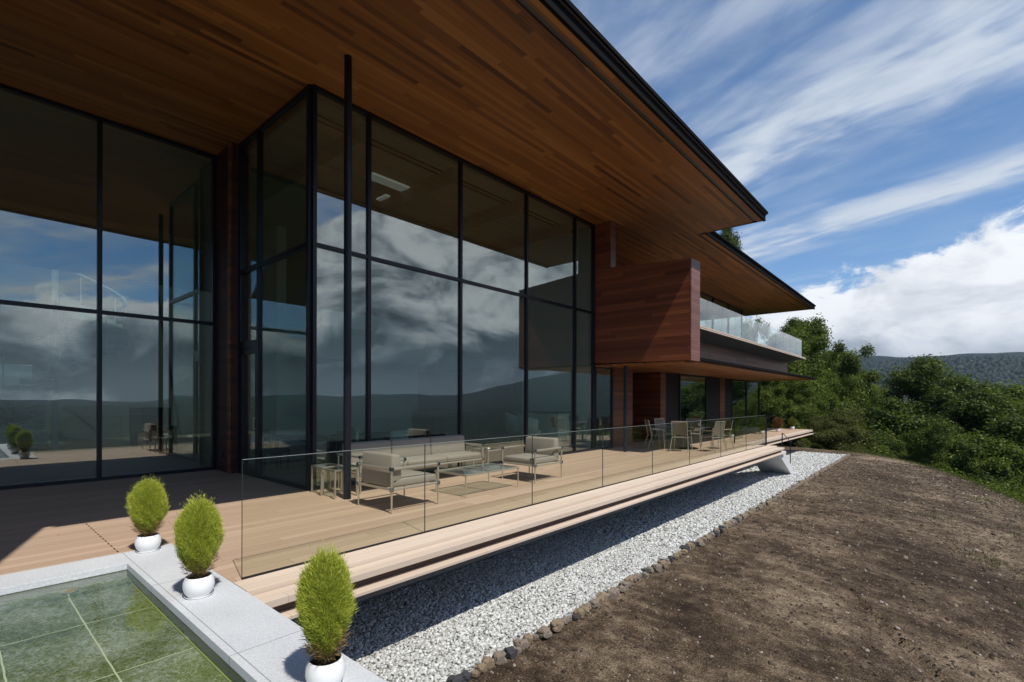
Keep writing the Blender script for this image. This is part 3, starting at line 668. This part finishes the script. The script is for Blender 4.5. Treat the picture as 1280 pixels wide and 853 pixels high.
def pot_plant(loc, sc_pot, rx, rz, seed, label, pf=1.):
    t = thing('potted_bush', label, 'potted plant', loc)
    prof = [(0, 0), (.085, 0), (.092, .012), (.118, .05), (.131, .095), (.128, .14), (.113, .18), (.108, .190), (.100, .190), (.103, .178), (.104, .165)]
    pt = MB().lathe([(r * sc_pot, z * sc_pot) for r, z in prof], k=56).obj('pot', 'ceramic_white', t, smooth=True)
    MB().lathe([(0, .004), (.105 * sc_pot, .004), (.118 * sc_pot, .016), (.121 * sc_pot, .016), (.108 * sc_pot, 0), (0, 0)], k=48).obj('saucer', 'ceramic_white', pt, smooth=True)
    MB().lathe([(0, .168 * sc_pot), (.104 * sc_pot, .164 * sc_pot)], k=32).obj('soil', 'potting_soil', pt)
    zb = .17 * sc_pot
    fo = islands('foliage', bush('f', 75000, rx, rz, seed, 'kochia_leaf', .019, .0014), np.array([[0, 1, 2, 3]]), 'kochia_leaf', t); fo.location = (0, 0, zb + .035)
    mb = MB(); r_ = random.Random(seed)
    for k in range(130):
        a = r_.uniform(0, 6.28); e = r_.uniform(.05, .8); top = (rx * e * math.cos(a) * .9, rx * e * math.sin(a) * .9, zb + rz * r_.uniform(.55, 1.4))
        b0 = (.02 * math.cos(a), .02 * math.sin(a), zb - .004); mid = ((b0[0] + top[0]) * .62, (b0[1] + top[1]) * .62, (b0[2] + top[2]) * .5)
        mb.tube(b0, mid, .0028, .002, 4); mb.tube(mid, top, .002, .001, 4)
    mb.obj('stem', 'kochia_stem', t)
    n = 1300; V = bush('b', n, rx * .8, rz, seed + 5); V[:, :, 2] *= .42; o = islands('dry_foliage', V, np.array([[0, 1, 2, 3]]), 'kochia_stem', t); o.location = (0, 0, zb)
    return t
pot_plant((-6.48, 1.45, .003), .90, .158, .262, 11, 'feathery green bush in white pot at the corner of the pool edging, farthest of three')
pot_plant((-4.69, 1.40, .003), .88, .156, .285, 23, 'bright green feathery bush in white pot standing between two similar pots on the pool edging')
pot_plant((-2.67, 1.44, .003), .84, .136, .272, 37, 'feathery green bush in white pot on the edging, nearest and largest in the photo')
# small pots on the far arm of the deck
def small_pot(loc, lm, label, s=1.):
    t = thing('potted_bush', label, 'potted plant', loc)
    MB().lathe([(0, 0), (.07, 0), (.11, .06), (.11, .12), (.095, .16), (.088, .16), (.088, .14), (0, .14)], k=24).obj('pot', 'ceramic_white', t, smooth=True)
    o = islands('foliage', bush('f', 5000, .19 * s, .23 * s, 5 + int(s * 10), lm, .05, .006), np.array([[0, 1, 2, 3]]), lm, t); o.location = (0, 0, .15)
small_pot((-6.9, 22.4, 0), 'kochia_dull', 'green round bush in white pot behind the glass, nearest on the far deck arm', 1.15)
small_pot((-6.6, 25.8, 0), 'leaf_olive', 'olive green bush in white pot on the far deck arm, left of the reddish bush')
small_pot((-6.45, 28.2, 0), 'kochia_red', 'reddish brown bush in white pot on the far deck arm', 1.1)
small_pot((-6.35, 30.9, 0), 'kochia_dull', 'small green bush in white pot at the tip of the far deck arm', .95)

# ------------------------------------------------------------------ lounge furniture
def seatset(name, label, cat, loc, rz, W, D_, seats):
    """local: width along x (-W/2..W/2), depth along y (0 back .. D front)."""
    t = thing(name, label, cat, loc, rz)
    r = .018; xs = (-W / 2 + r, W / 2 - r); yv = (r, D_ - r)
    for x in xs:
        for y in yv:
            l = MB().tube((x, y, 0), (x, y, .34), .011, .017, 12).tube((x, y, .34), (x, y, .64), .017, .017, 12).obj('leg', 'steel_bright', t)
            MB().box(x - .026, x + .026, y - .026, y + .026, .31, .37).box(x - .026, x + .026, y - .026, y + .026, .608, .662).obj('joint', 'steel_joint', l, bevel=.004)
    MB().tube((xs[0], yv[0], .34), (xs[1], yv[0], .34), r, k=12).tube((xs[0], yv[1], .34), (xs[1], yv[1], .34), r, k=12).tube((xs[0], yv[0], .34), (xs[0], yv[1], .34), r, k=12).tube((xs[1], yv[0], .34), (xs[1], yv[1], .34), r, k=12).obj('seat_frame', 'steel_bright', t)
    for x in xs: MB().tube((x, yv[0], .635), (x, yv[1], .635), .024, k=12).obj('armrest', 'steel_bright', t)
    MB().tube((xs[0], yv[0], .635), (xs[1], yv[0], .635), .017, k=12).obj('back_rail', 'steel_bright', t)
    w_ = (W - .10) / seats
    for k in range(seats):
        x0 = -W / 2 + .05 + k * w_
        c = MB().prism([(.06, .355), (D_ - .02, .355), (D_ - .02, .475), (.06, .485)], x0 + .006, x0 + w_ - .006, 'x').obj('seat_cushion', 'cushion_fabric', t, bevel=.028, smooth=True)
        MB().tube((x0 + .02, D_ - .018, .417), (x0 + w_ - .02, D_ - .018, .417), .0045, k=6).obj('piping', 'sling_fabric', c)
        b = MB().prism([(.03, .36), (.27, .49), (.19, .82), (.06, .83), (.0, .50)][::1] if False else [(.035, .37), (.235, .47), (.205, .83), (.055, .84)], x0 + .006, x0 + w_ - .006, 'x').obj('back_cushion', 'cushion_fabric', t, bevel=.03, smooth=True)
    return t
seatset('lounge_chair', 'grey cushioned lounge chair with metal tube frame, seen from behind beside the black post', 'armchair', (-6.40, 4.20, 0), 0, .90, .90, 1)
seatset('lounge_chair', 'grey cushioned lounge chair with metal tube frame facing the camera beyond the glass coffee table', 'armchair', (-6.46, 8.50, 0), math.pi, .90, .92, 1)
seatset('outdoor_sofa', 'three seat outdoor sofa with grey cushions standing along the glass wall', 'sofa', (-8.36, 6.25, 0), -math.pi / 2, 3.05, .76, 3)
ct = thing('coffee_table', 'low glass topped coffee table with slim metal legs in front of the sofa', 'table', (-6.39, 6.39, 0))
for x in (-.38, .38):
    for y in (-.67, .67): MB().tube((x, y, 0), (x, y, .37), .009, .013, 10).obj('leg', 'steel_bright', ct)
B(-.40, .40, -.69, -.665, .355, .385).box(-.40, .40, .665, .69, .355, .385).box(-.40, -.375, -.665, .665, .355, .385).box(.375, .40, -.665, .665, .355, .385).box(-.375, .375, -.012, .012, .355, .384).obj('table_frame', 'steel_bright', ct)
for a0, a1 in ((-.664, -.013), (.013, .664)): B(-.374, .374, a0, a1, .368, .380).obj('glass_top', 'table_glass', ct)
def side_table(loc, label, w=.5, d_=.5, h=.5, closed=False, rz=0):
    t = thing('side_table', label, 'table', loc, rz); r = .013
    for x in (-w / 2, w / 2):
        for y in (-d_ / 2, d_ / 2): MB().box(x - r, x + r, y - r, y + r, 0, h).obj('leg', 'steel_bright', t)
    mb = MB()
    for z in ((h - r,) + ((r,) if closed else ())):
        for x in (-w / 2, w / 2): mb.box(x - r + .001, x + r - .001, -d_ / 2 + r, d_ / 2 - r, z - r, z + r)
        for y in (-d_ / 2, d_ / 2): mb.box(-w / 2 + r, w / 2 - r, y - r + .001, y + r - .001, z - r, z + r)
    mb.obj('table_frame', 'steel_bright', t)
    B(-w / 2 + r, w / 2 - r, -d_ / 2 + r, d_ / 2 - r, h - .014, h - .004).obj('glass_top', 'clear_glass' if closed else 'table_glass', t)
    if closed:
        for x in (-w / 2, w / 2): B(x - .003, x + .003, -d_ / 2 + r, d_ / 2 - r, 2 * r, h - 2 * r).obj('glass_side', 'clear_glass', t)
        for y in (-d_ / 2, d_ / 2): B(-w / 2 + r, w / 2 - r, y - .003, y + .003, 2 * r, h - 2 * r).obj('glass_side', 'clear_glass', t)
    return t
side_table((-8.20, 4.43, 0), 'closed glass box side table with metal edges by the corner of the glass wall', .38, .34, .48, True)
side_table((-7.72, 4.40, 0), 'open side table with dark glass top half hidden by the black post', .44, .40, .48)
side_table((-7.92, 8.22, 0), 'small open glass topped side table between the sofa and the far lounge chair', .46, .46, .5)
ash = thing('ashtray', 'small round metal ashtray on the far side table', 'ashtray', (-7.90, 8.22, .498))
MB().lathe([(0, .004), (.05, .004), (.06, .03), (.066, .03), (.06, 0), (0, 0)], k=24).obj('bowl', 'steel_bright', ash, smooth=True)

# dining set
dt = thing('dining_table', 'round metal dining table on the far deck with six sling chairs around it', 'table', (-6.45, 16.35, 0))
MB().lathe([(0, .735), (.70, .735), (.71, .742), (.71, .752), (.70, .76), (0, .76)], k=40).obj('table_top', 'steel_joint', dt)
MB().tube((0, 0, .03), (0, 0, .734), .045, k=16).obj('pedestal', 'interior_dark', dt)
MB().lathe([(0, .0), (.30, .0), (.30, .02), (.05, .05), (0, .05)], k=32).obj('foot', 'interior_dark', dt)
def dchair():
    t = thing('dining_chair', 'x', 'chair', (0, 0, 0), 0, 'metal sling chairs around the dining table')   # faces +y
    for x in (-.26, .26):
        MB().path([(x * 1.1, .25, 0), (x, .20, .655), (x, -.22, .67)], .012, 8).obj('front_leg', 'steel_bright', t)
        MB().path([(x * 1.08, -.30, 0), (x * .92, -.16, .45), (x * .9, -.27, .96)], .012, 8).obj('rear_leg', 'steel_bright', t)
    MB().path([(-.235, .20, .44), (.235, .20, .44)], .012, 8).path([(-.235, -.16, .45), (.235, -.16, .45)], .012, 8).path([(-.235, -.27, .955), (.235, -.27, .955)], .012, 8).obj('cross_bar', 'steel_bright', t)
    MB().prism([(.20, .452), (-.16, .462), (-.16, .450), (.20, .440)], -.23, .23, 'x').obj('seat', 'sling_fabric', t)
    MB().prism([(-.165, .52), (-.275, .965), (-.265, .967), (-.153, .522)], -.225, .225, 'x').obj('backrest', 'sling_fabric', t)
    return t
dc = dchair(); cen = Vector((-6.45, 16.35)); vr = Vector((.7534, .6575)); vf = Vector((-.6575, .7534))
DL = [(180, 'sling chair seen side on at the left of the dining table'), (122, 'sling chair behind the table on its left, back to the redwood wall'), (238, 'sling chair with its brown back to the camera, front left of the table'), (62, 'sling chair behind the table on its right, before the dark window'), (300, 'sling chair with its pale back to the camera, front right of the table'), (0, 'sling chair seen side on at the right of the dining table')]
for k, (a, lb) in enumerate(DL):
    dd = vr * math.cos(R(a)) + vf * math.sin(R(a)); p = cen + dd * (1.12 if a in (0, 180) else .98)
    rz = math.atan2(-dd.y, -dd.x) - math.pi / 2
    if k == 0: dc.location = (p.x, p.y, 0); dc.rotation_euler = (0, 0, rz); dc['label'] = lb
    else: dup(dc, (p.x, p.y, 0), rz, None, lb)

# ------------------------------------------------------------------ furniture seen through the glass
def tub(loc, rz, label):
    t = thing('tub_chair', label, 'chair', loc, rz)
    pts = []; 
    mb = MB(); k = 15; n = len(mb.v)
    for i in range(k):
        a = R(-20 + i * (220 / (k - 1))); 
        for rr, z in ((.30, .42), (.34, .80 - .12 * abs(i - 7) / 7), (.28, .80 - .12 * abs(i - 7) / 7), (.24, .44)): mb.v.append((rr * math.cos(a), rr * math.sin(a), z))
    for i in range(k - 1):
        for j in range(4): mb.f.append((i * 4 + j, i * 4 + (j + 1) % 4, (i + 1) * 4 + (j + 1) % 4, (i + 1) * 4 + j))
    mb.f.append((0, 1, 2, 3)); mb.f.append(tuple((k - 1) * 4 + j for j in range(4)))
    mb.obj('backrest', 'white_upholstery', t, smooth=True)
    MB().lathe([(0, .40), (.27, .40), (.28, .44), (.27, .48), (0, .49)], k=24).obj('seat', 'white_upholstery', t)
    for sx, sy in ((1, 1), (1, -1), (-1, 1), (-1, -1)): MB().tube((.2 * sx, .2 * sy, 0), (.16 * sx, .16 * sy, .41), .012, .018, 8).obj('leg', 'brown_wood', t)
for x_, y_, rz_, lb_ in ((-9.35, 11.55, 2.6, 'pale tall tub chair behind the glass, left of the pale counter'), (-10.3, 12.05, 2.0, 'second pale tall tub chair behind the glass, farther back at the counter')):
    tub((x_, y_, .014), rz_, lb_)
for o_ in [o_ for o_ in bpy.data.objects if o_.name.startswith('tub_chair')]: o_.scale = (1.15, 1.15, 1.5)
isl = thing('kitchen_counter', 'pale kitchen counter with black top just inside the glass wall', 'counter', (-9.6, 12.85, .014))
B(-.75, .55, -.3, .3, 0, 1.18).obj('body', 'white_upholstery', isl); B(-.8, .6, -.34, .34, 1.182, 1.23).obj('worktop', 'interior_dark', isl)
isf = thing('indoor_sofa', 'long dark sofa with white cushions inside the glass wall', 'sofa', (-9.75, 6.6, .014))
B(-.45, .45, -1.1, 1.1, .12, .42).obj('base', 'teal_upholstery', isf, bevel=.03); B(-.45, -.22, -1.1, 1.1, .421, .84).obj('backrest', 'teal_upholstery', isf, bevel=.04)
for y in (-.8, .55): MB().prism([(y - .25, .43), (y + .25, .45), (y + .28, .90), (y - .22, .86)], -.18, -.04, 'x').obj('pillow', 'white_upholstery', isf, bevel=.05, smooth=True)
for x in (-.4, .4):
    for y in (-1.05, 1.05): MB().tube((x, y, 0), (x, y, .12), .02, k=8).obj('leg', 'brown_wood', isf)
con = thing('console_cabinet', 'wide black low cabinet inside the glass wall behind the sofa', 'cabinet', (-10.2, 9.15, .014))
B(-.3, .3, -1.1, 1.1, .05, 1.30).obj('carcass', 'interior_dark', con)
for k in range(3): B(.301, .315, -1.07 + k * .72, -.37 + k * .72, .1, 1.25).obj('door', 'interior_dark', con)
idt = thing('indoor_dining_table', 'dark dining table inside the corner room', 'table', (-11.2, 5.6, .014))
B(-.9, .9, -.45, .45, .70, .74).obj('table_top', 'brown_wood', idt)
for x in (-.8, .8):
    for y in (-.38, .38): B(x - .03, x + .03, y - .03, y + .03, 0, .698).obj('leg', 'brown_wood', idt)
for k, (x, y, rz, lb) in enumerate(((-9.75, 5.6, 1.57, 'dark upholstered chair at the end of the indoor dining table'), (-11.4, 4.95, 0, 'dark upholstered chair on the near side of the indoor dining table'), (-11.0, 6.3, 3.14, 'dark upholstered chair on the far side of the indoor dining table'))):
    t = thing('indoor_chair', lb, 'chair', (x, y, .014), rz, 'chairs around the indoor dining table')
    B(-.22, .22, -.22, .22, .40, .50).obj('seat', 'teal_upholstery', t, bevel=.02); B(-.22, .22, -.25, -.19, .501, .95).obj('backrest', 'teal_upholstery', t, bevel=.02)
    for a, b in ((.18, .18), (.18, -.18), (-.18, .18), (-.18, -.18)): MB().tube((a, b, 0), (a, b, .4), .014, .02, 8).obj('leg', 'brown_wood', t)
org = thing('harmonium', 'small old brown wooden reed organ standing deep inside the left room', 'organ', (-18.3, 4.15, .013), R(-60))
B(-.5, .5, -.22, .22, .62, 1.35).obj('case', 'brown_wood', org, bevel=.01); B(-.5, .5, .22, .5, .66, .78).obj('keyboard', 'brown_wood', org)
for x in (-.45, .45): B(x - .04, x + .04, .36, .48, 0, .659).obj('leg', 'brown_wood', org); B(x - .04, x + .04, -.2, .0, 0, .619).obj('leg', 'brown_wood', org)
bo = thing('potted_tree', 'broad low indoor tree on a dark plant stand behind the left glass wall', 'plant', (-16.2, .55, .013))
MB().lathe([(0, 0), (.22, 0), (.3, .3), (.28, .32), (0, .30)], k=24).obj('pot', 'interior_dark', bo); MB().path([(0, 0, .3), (.05, 0, .7), (-.02, .03, 1.05)], .03).obj('trunk', 'bark', bo)
o = islands('crown', bush('f', 3000, .7, .2, 3, bl=.09, bw=.012), np.array([[0, 1, 2, 3]]), 'leaf_mid', bo); o.location = (0, 0, .95)

# ------------------------------------------------------------------ trees
def leafcloud(r_, n, C, Rr, size):
    """n leaves spread over clumps with centres C and radii Rr"""
    k = r_.integers(0, len(C), n); d_ = r_.normal(size=(n, 3)); d_ /= np.linalg.norm(d_, axis=1)[:, None]
    rad = r_.uniform(.15, 1, n) ** .5; P = C[k] + d_ * (rad * Rr[k])[:, None] * np.array([1, 1, .72]) + r_.normal(0, .12, (n, 3))
    nrm = d_ * .75 + np.array([0, 0, .45]) + r_.normal(0, .5, (n, 3)); nrm /= np.linalg.norm(nrm, axis=1)[:, None]
    a = np.cross(nrm, r_.normal(size=(n, 3))); a /= np.linalg.norm(a, axis=1)[:, None]; b = np.cross(nrm, a)
    s = size * r_.uniform(.55, 1.35, n)[:, None]; bend = nrm * s * .25
    return np.stack([P - a * s, P - b * s * .55 + bend, P + a * s, P + b * s * .55 + bend], 1)
def make_tree(seed, Hh, Rc, base, leaf, n, nclump, size, label, cone=False):
    r_ = np.random.default_rng(seed)
    t = thing('broadleaf_tree', label, 'tree')
    C = []; Rr = []
    nl = max(7, nclump // 8); lobes = []
    while len(lobes) < nl:
        p = r_.uniform(-1, 1, 3)
        if np.linalg.norm(p) > .95 or np.linalg.norm(p) < .45: continue
        if any(np.linalg.norm(p - q_) < .36 for q_ in lobes): p = p * .9
        lobes.append(p)
    for L_ in lobes:
        z = base + (Hh - base) * (L_[2] * .5 + .5); k = 1 - .45 * max(0, L_[2]) if cone else 1
        lr = Rc * r_.uniform(.26, .46); c0 = np.array([L_[0] * Rc * k, L_[1] * Rc * k, z])
        for _ in range(r_.integers(7, 13)):
            q_ = r_.normal(size=3); q_ /= np.linalg.norm(q_); q_ *= r_.uniform(.5, 1) * lr; q_[2] = q_[2] * .55 + abs(q_[2]) * .15
            C.append(tuple(c0 + q_)); Rr.append(r_.uniform(.07, .17) * Rc)
    C = np.array(C); Rr = np.array(Rr)
    islands('crown', leafcloud(r_, n, C, Rr, size), np.array([[0, 1, 2, 3]]), leaf, t)
    mb = MB(); pts = [(0, 0, -.6), (.1, .05, Hh * .2), (-.08, .1, Hh * .45), (.05, 0, Hh * .7)]
    rs = [Hh * .022, Hh * .018, Hh * .012, Hh * .005]
    for i in range(3): mb.tube(pts[i], pts[i + 1], rs[i], rs[i + 1], 8)
    for i in r_.permutation(len(C))[:22]:
        f = r_.uniform(.25, .65); s0 = Vector((0, 0, Hh * f)); c = Vector(C[i]); m_ = (s0 + c) / 2 + Vector((0, 0, -.2))
        mb.tube(s0, m_, Hh * .006, Hh * .0035, 5); mb.tube(m_, c, Hh * .0035, Hh * .0012, 5)
    mb.obj('trunk', 'bark', t)
    return t
LT = ['dark green broadleaf tree in the wood beyond the mound', 'mid green spreading tree in the wood beyond the mound', 'olive brown tinged tree in the wood beyond the mound', 'tall layered green tree in the wood beyond the mound', 'low leafy shrub at the edge of the wood below the mound']
TP = [make_tree(1, 9, 3.6, 1.0, 'leaf_dark', 95000, 110, .056, LT[0]), make_tree(2, 8, 3.8, .8, 'leaf_mid', 95000, 105, .056, LT[1]),
      make_tree(3, 7, 3.4, .6, 'leaf_olive', 80000, 95, .054, LT[2]), make_tree(4, 12, 4.0, 2.2, 'leaf_dark', 110000, 130, .062, LT[3], True), make_tree(5, 3.2, 2.0, .1, 'leaf_mid', 60000, 50, .036, LT[4])]
used = [False] * 5; random.seed(21)
F_, YW = 619.35, R(41.114)
def place_tree(kind, x, y, topz, label=None, wid=1.):
    zb = float(terr(x, y)) - .2; hh = (9, 8, 7, 12, 3.2)[kind] * 1.02; s = (topz - zb) / hh; rz = random.uniform(0, 6.28)
    if not used[kind]:
        r = TP[kind]; used[kind] = True; r.location = (x, y, zb); r.rotation_euler = (0, 0, rz); r.scale = (s * wid, s * wid, s)
        r['group'] = 'trees of the wood behind the house'
        if label: r['label'] = label
        return r
    return dup(TP[kind], (x, y, zb), rz, (s * wid, s * wid, s), label or LT[kind])
# key trees of the skyline (world positions)
def at(px, d): s = (px - 640) / F_; return (-math.sin(YW) * d + math.cos(YW) * s * d, math.cos(YW) * d + math.sin(YW) * s * d)
def tz(py, d): return 1.65 + (498.9 - py) / F_ * d
for kind, px, py, d, lb, wd in [
    (1, 1003, 394, 44, 'tallest tree rising behind the end of the balcony', .78), (3, 985, 405, 47, None, .9), (0, 1018, 415, 43, None, .75), (1, 1035, 455, 41, None, .8), (1, 1040, 436, 46, 'tall green tree beside the tallest one, lower on its right side', .8),
    (3, 901, 289, 44, 'very tall tree whose tip shows above the lower roof', .42),
    (0, 935, 420, 40, None, 1), (1, 965, 455, 34, None, 1), (0, 900, 440, 48, None, 1), (2, 1020, 500, 36, None, 1), (1, 1060, 478, 44, None, 1), (2, 1075, 490, 37, None, 1.1),
    (1, 1100, 476, 48, 'tree with a rounded top standing left of the layered tree', 1), (2, 1045, 515, 33, None, 1.1), (1, 1120, 500, 40, None, 1),
    (3, 1180, 452, 36, 'layered dark green tree with a pointed top before the far hills', 1.15), (0, 1150, 485, 40, None, 1), (1, 1215, 478, 40, None, 1),
    (0, 1248, 486, 34, 'dark tree with a flat top at the right edge of the photo', 1.1), (1, 1290, 500, 36, None, 1), (0, 1200, 520, 30, None, 1), (2, 1095, 525, 34, None, 1.2), (1, 1140, 530, 33, None, 1.1),
    (1, 1260, 540, 28, None, 1.1), (0, 1320, 510, 32, None, 1), (0, 860, 450, 52, None, 1), (1, 820, 460, 50, None, 1), (1, 1180, 560, 29, None, 1),
    (0, 990, 480, 42, None, 1), (0, 1030, 480, 50, None, 1), (0, 1085, 500, 52, None, 1.2), (0, 1230, 505, 46, None, 1.2), (1, 1300, 520, 50, None, 1.2), (0, 1380, 520, 44, None, 1.1), (0, 760, 470, 56, None, 1.2), (1, 700, 470, 60, None, 1.2),
    (0, 925, 475, 38, None, 1.1), (0, 885, 480, 42, None, 1.1)]:
    x, y = at(px, d); place_tree(kind, x, y, tz(py, d), lb, wd)
for px, py, d in [(1000, 545, 33.5), (1025, 540, 34.5), (1050, 548, 35), (1080, 552, 34), (1105, 556, 33), (1130, 560, 32.5), (1155, 566, 31), (1180, 574, 29.5), (1205, 583, 27.5), (1230, 590, 26), (1255, 600, 25), (1280, 606, 24), (975, 540, 36), (950, 535, 36.5), (1110, 545, 36), (1165, 555, 33), (1240, 575, 28), (925, 532, 37), (900, 530, 38)]:
    x, y = at(px, d); place_tree(4, x, y, tz(py, d), None, 1.25)

# far-off wood on the hills, one mass
n = 44000
azs = R(-26) + rng.random(n) * R(36); rr = 120 * np.exp(rng.random(n) ** .9 * 2.5)
P = np.stack([np.sin(azs) * rr, np.cos(azs) * rr], -1); z = terr(P[:, 0], P[:, 1]); s = rng.uniform(1.6, 3.4, n) * (1 + rr / 1500)
v = IV[None] * (1 + rng.uniform(-.35, .35, (n, 12, 1))) * s[:, None, None] * np.array([1, 1, 1.15]); v += np.column_stack([P, z + s * .3])[:, None, :]
o = islands('distant_wood', v, IF, 'leaf_far_shaded', smooth=False); tag(o, 'far-off wooded hillside of merged crowns under low cloud', None, None, 'stuff')

# grass tufts along the brow
n = 15000; th = rng.uniform(0, 1, n) ** 1.; ang = rng.uniform(R(8), R(82), n); q = 1 + rng.normal(.035, .03, n)
gxx = -6 + 10.85 * q * np.cos(ang); gyy = 2 + 31.2 * q * np.sin(ang); k = (gyy > 8) & (gxx > -5.5); gxx, gyy = gxx[k], gyy[k]
# a few weeds on the bare earth
for cx, cy, m_ in ((.55, 13.5, 90), (1.6, 17.5, 120), (-.2, 17, 60), (1.2, 11.2, 40), (2.3, 20, 160), (.9, 22, 120)):
    gxx = np.append(gxx, rng.normal(cx, .22, m_)); gyy = np.append(gyy, rng.normal(cy, .3, m_))
n = len(gxx); P = np.column_stack([gxx, gyy, terr(gxx, gyy) - .02]); D = rng.normal(0, .35, (n, 3)); D[:, 2] = 1; L = rng.uniform(.05, .16, n)[:, None]
a = rng.normal(size=(n, 3)); a[:, 2] = 0; a /= np.linalg.norm(a, axis=1)[:, None]; a *= .011
V = np.stack([P - a, P + a, P + D * L], 1)
o = islands('grass', V, np.array([[0, 1, 2]]), 'grass_blade'); tag(o, 'thin grass and weeds along the brow of the mound', None, None, 'stuff')

# the air: even pale haze round the whole scene
hz_ = MB().box(-3600, 3600, -3600, 3600, -130, 330).obj('haze', 'gravel_base'); hz_['kind'] = 'stuff'; hz_['label'] = 'thin pale haze in the air over the valley'
hm = bpy.data.materials.new('haze'); hm.use_nodes = True; hm.node_tree.nodes.clear(); g = N(hm.node_tree)
pv = g.new('ShaderNodeVolumePrincipled'); pv.inputs['Color'].default_value = (.68, .84, 1., 1); pv.inputs['Density'].default_value = .00011; pv.inputs['Anisotropy'].default_value = .2
g.l.new(pv.outputs[0], g.new('ShaderNodeOutputMaterial').inputs['Volume'])
hz_.data.materials.clear(); hz_.data.materials.append(hm)
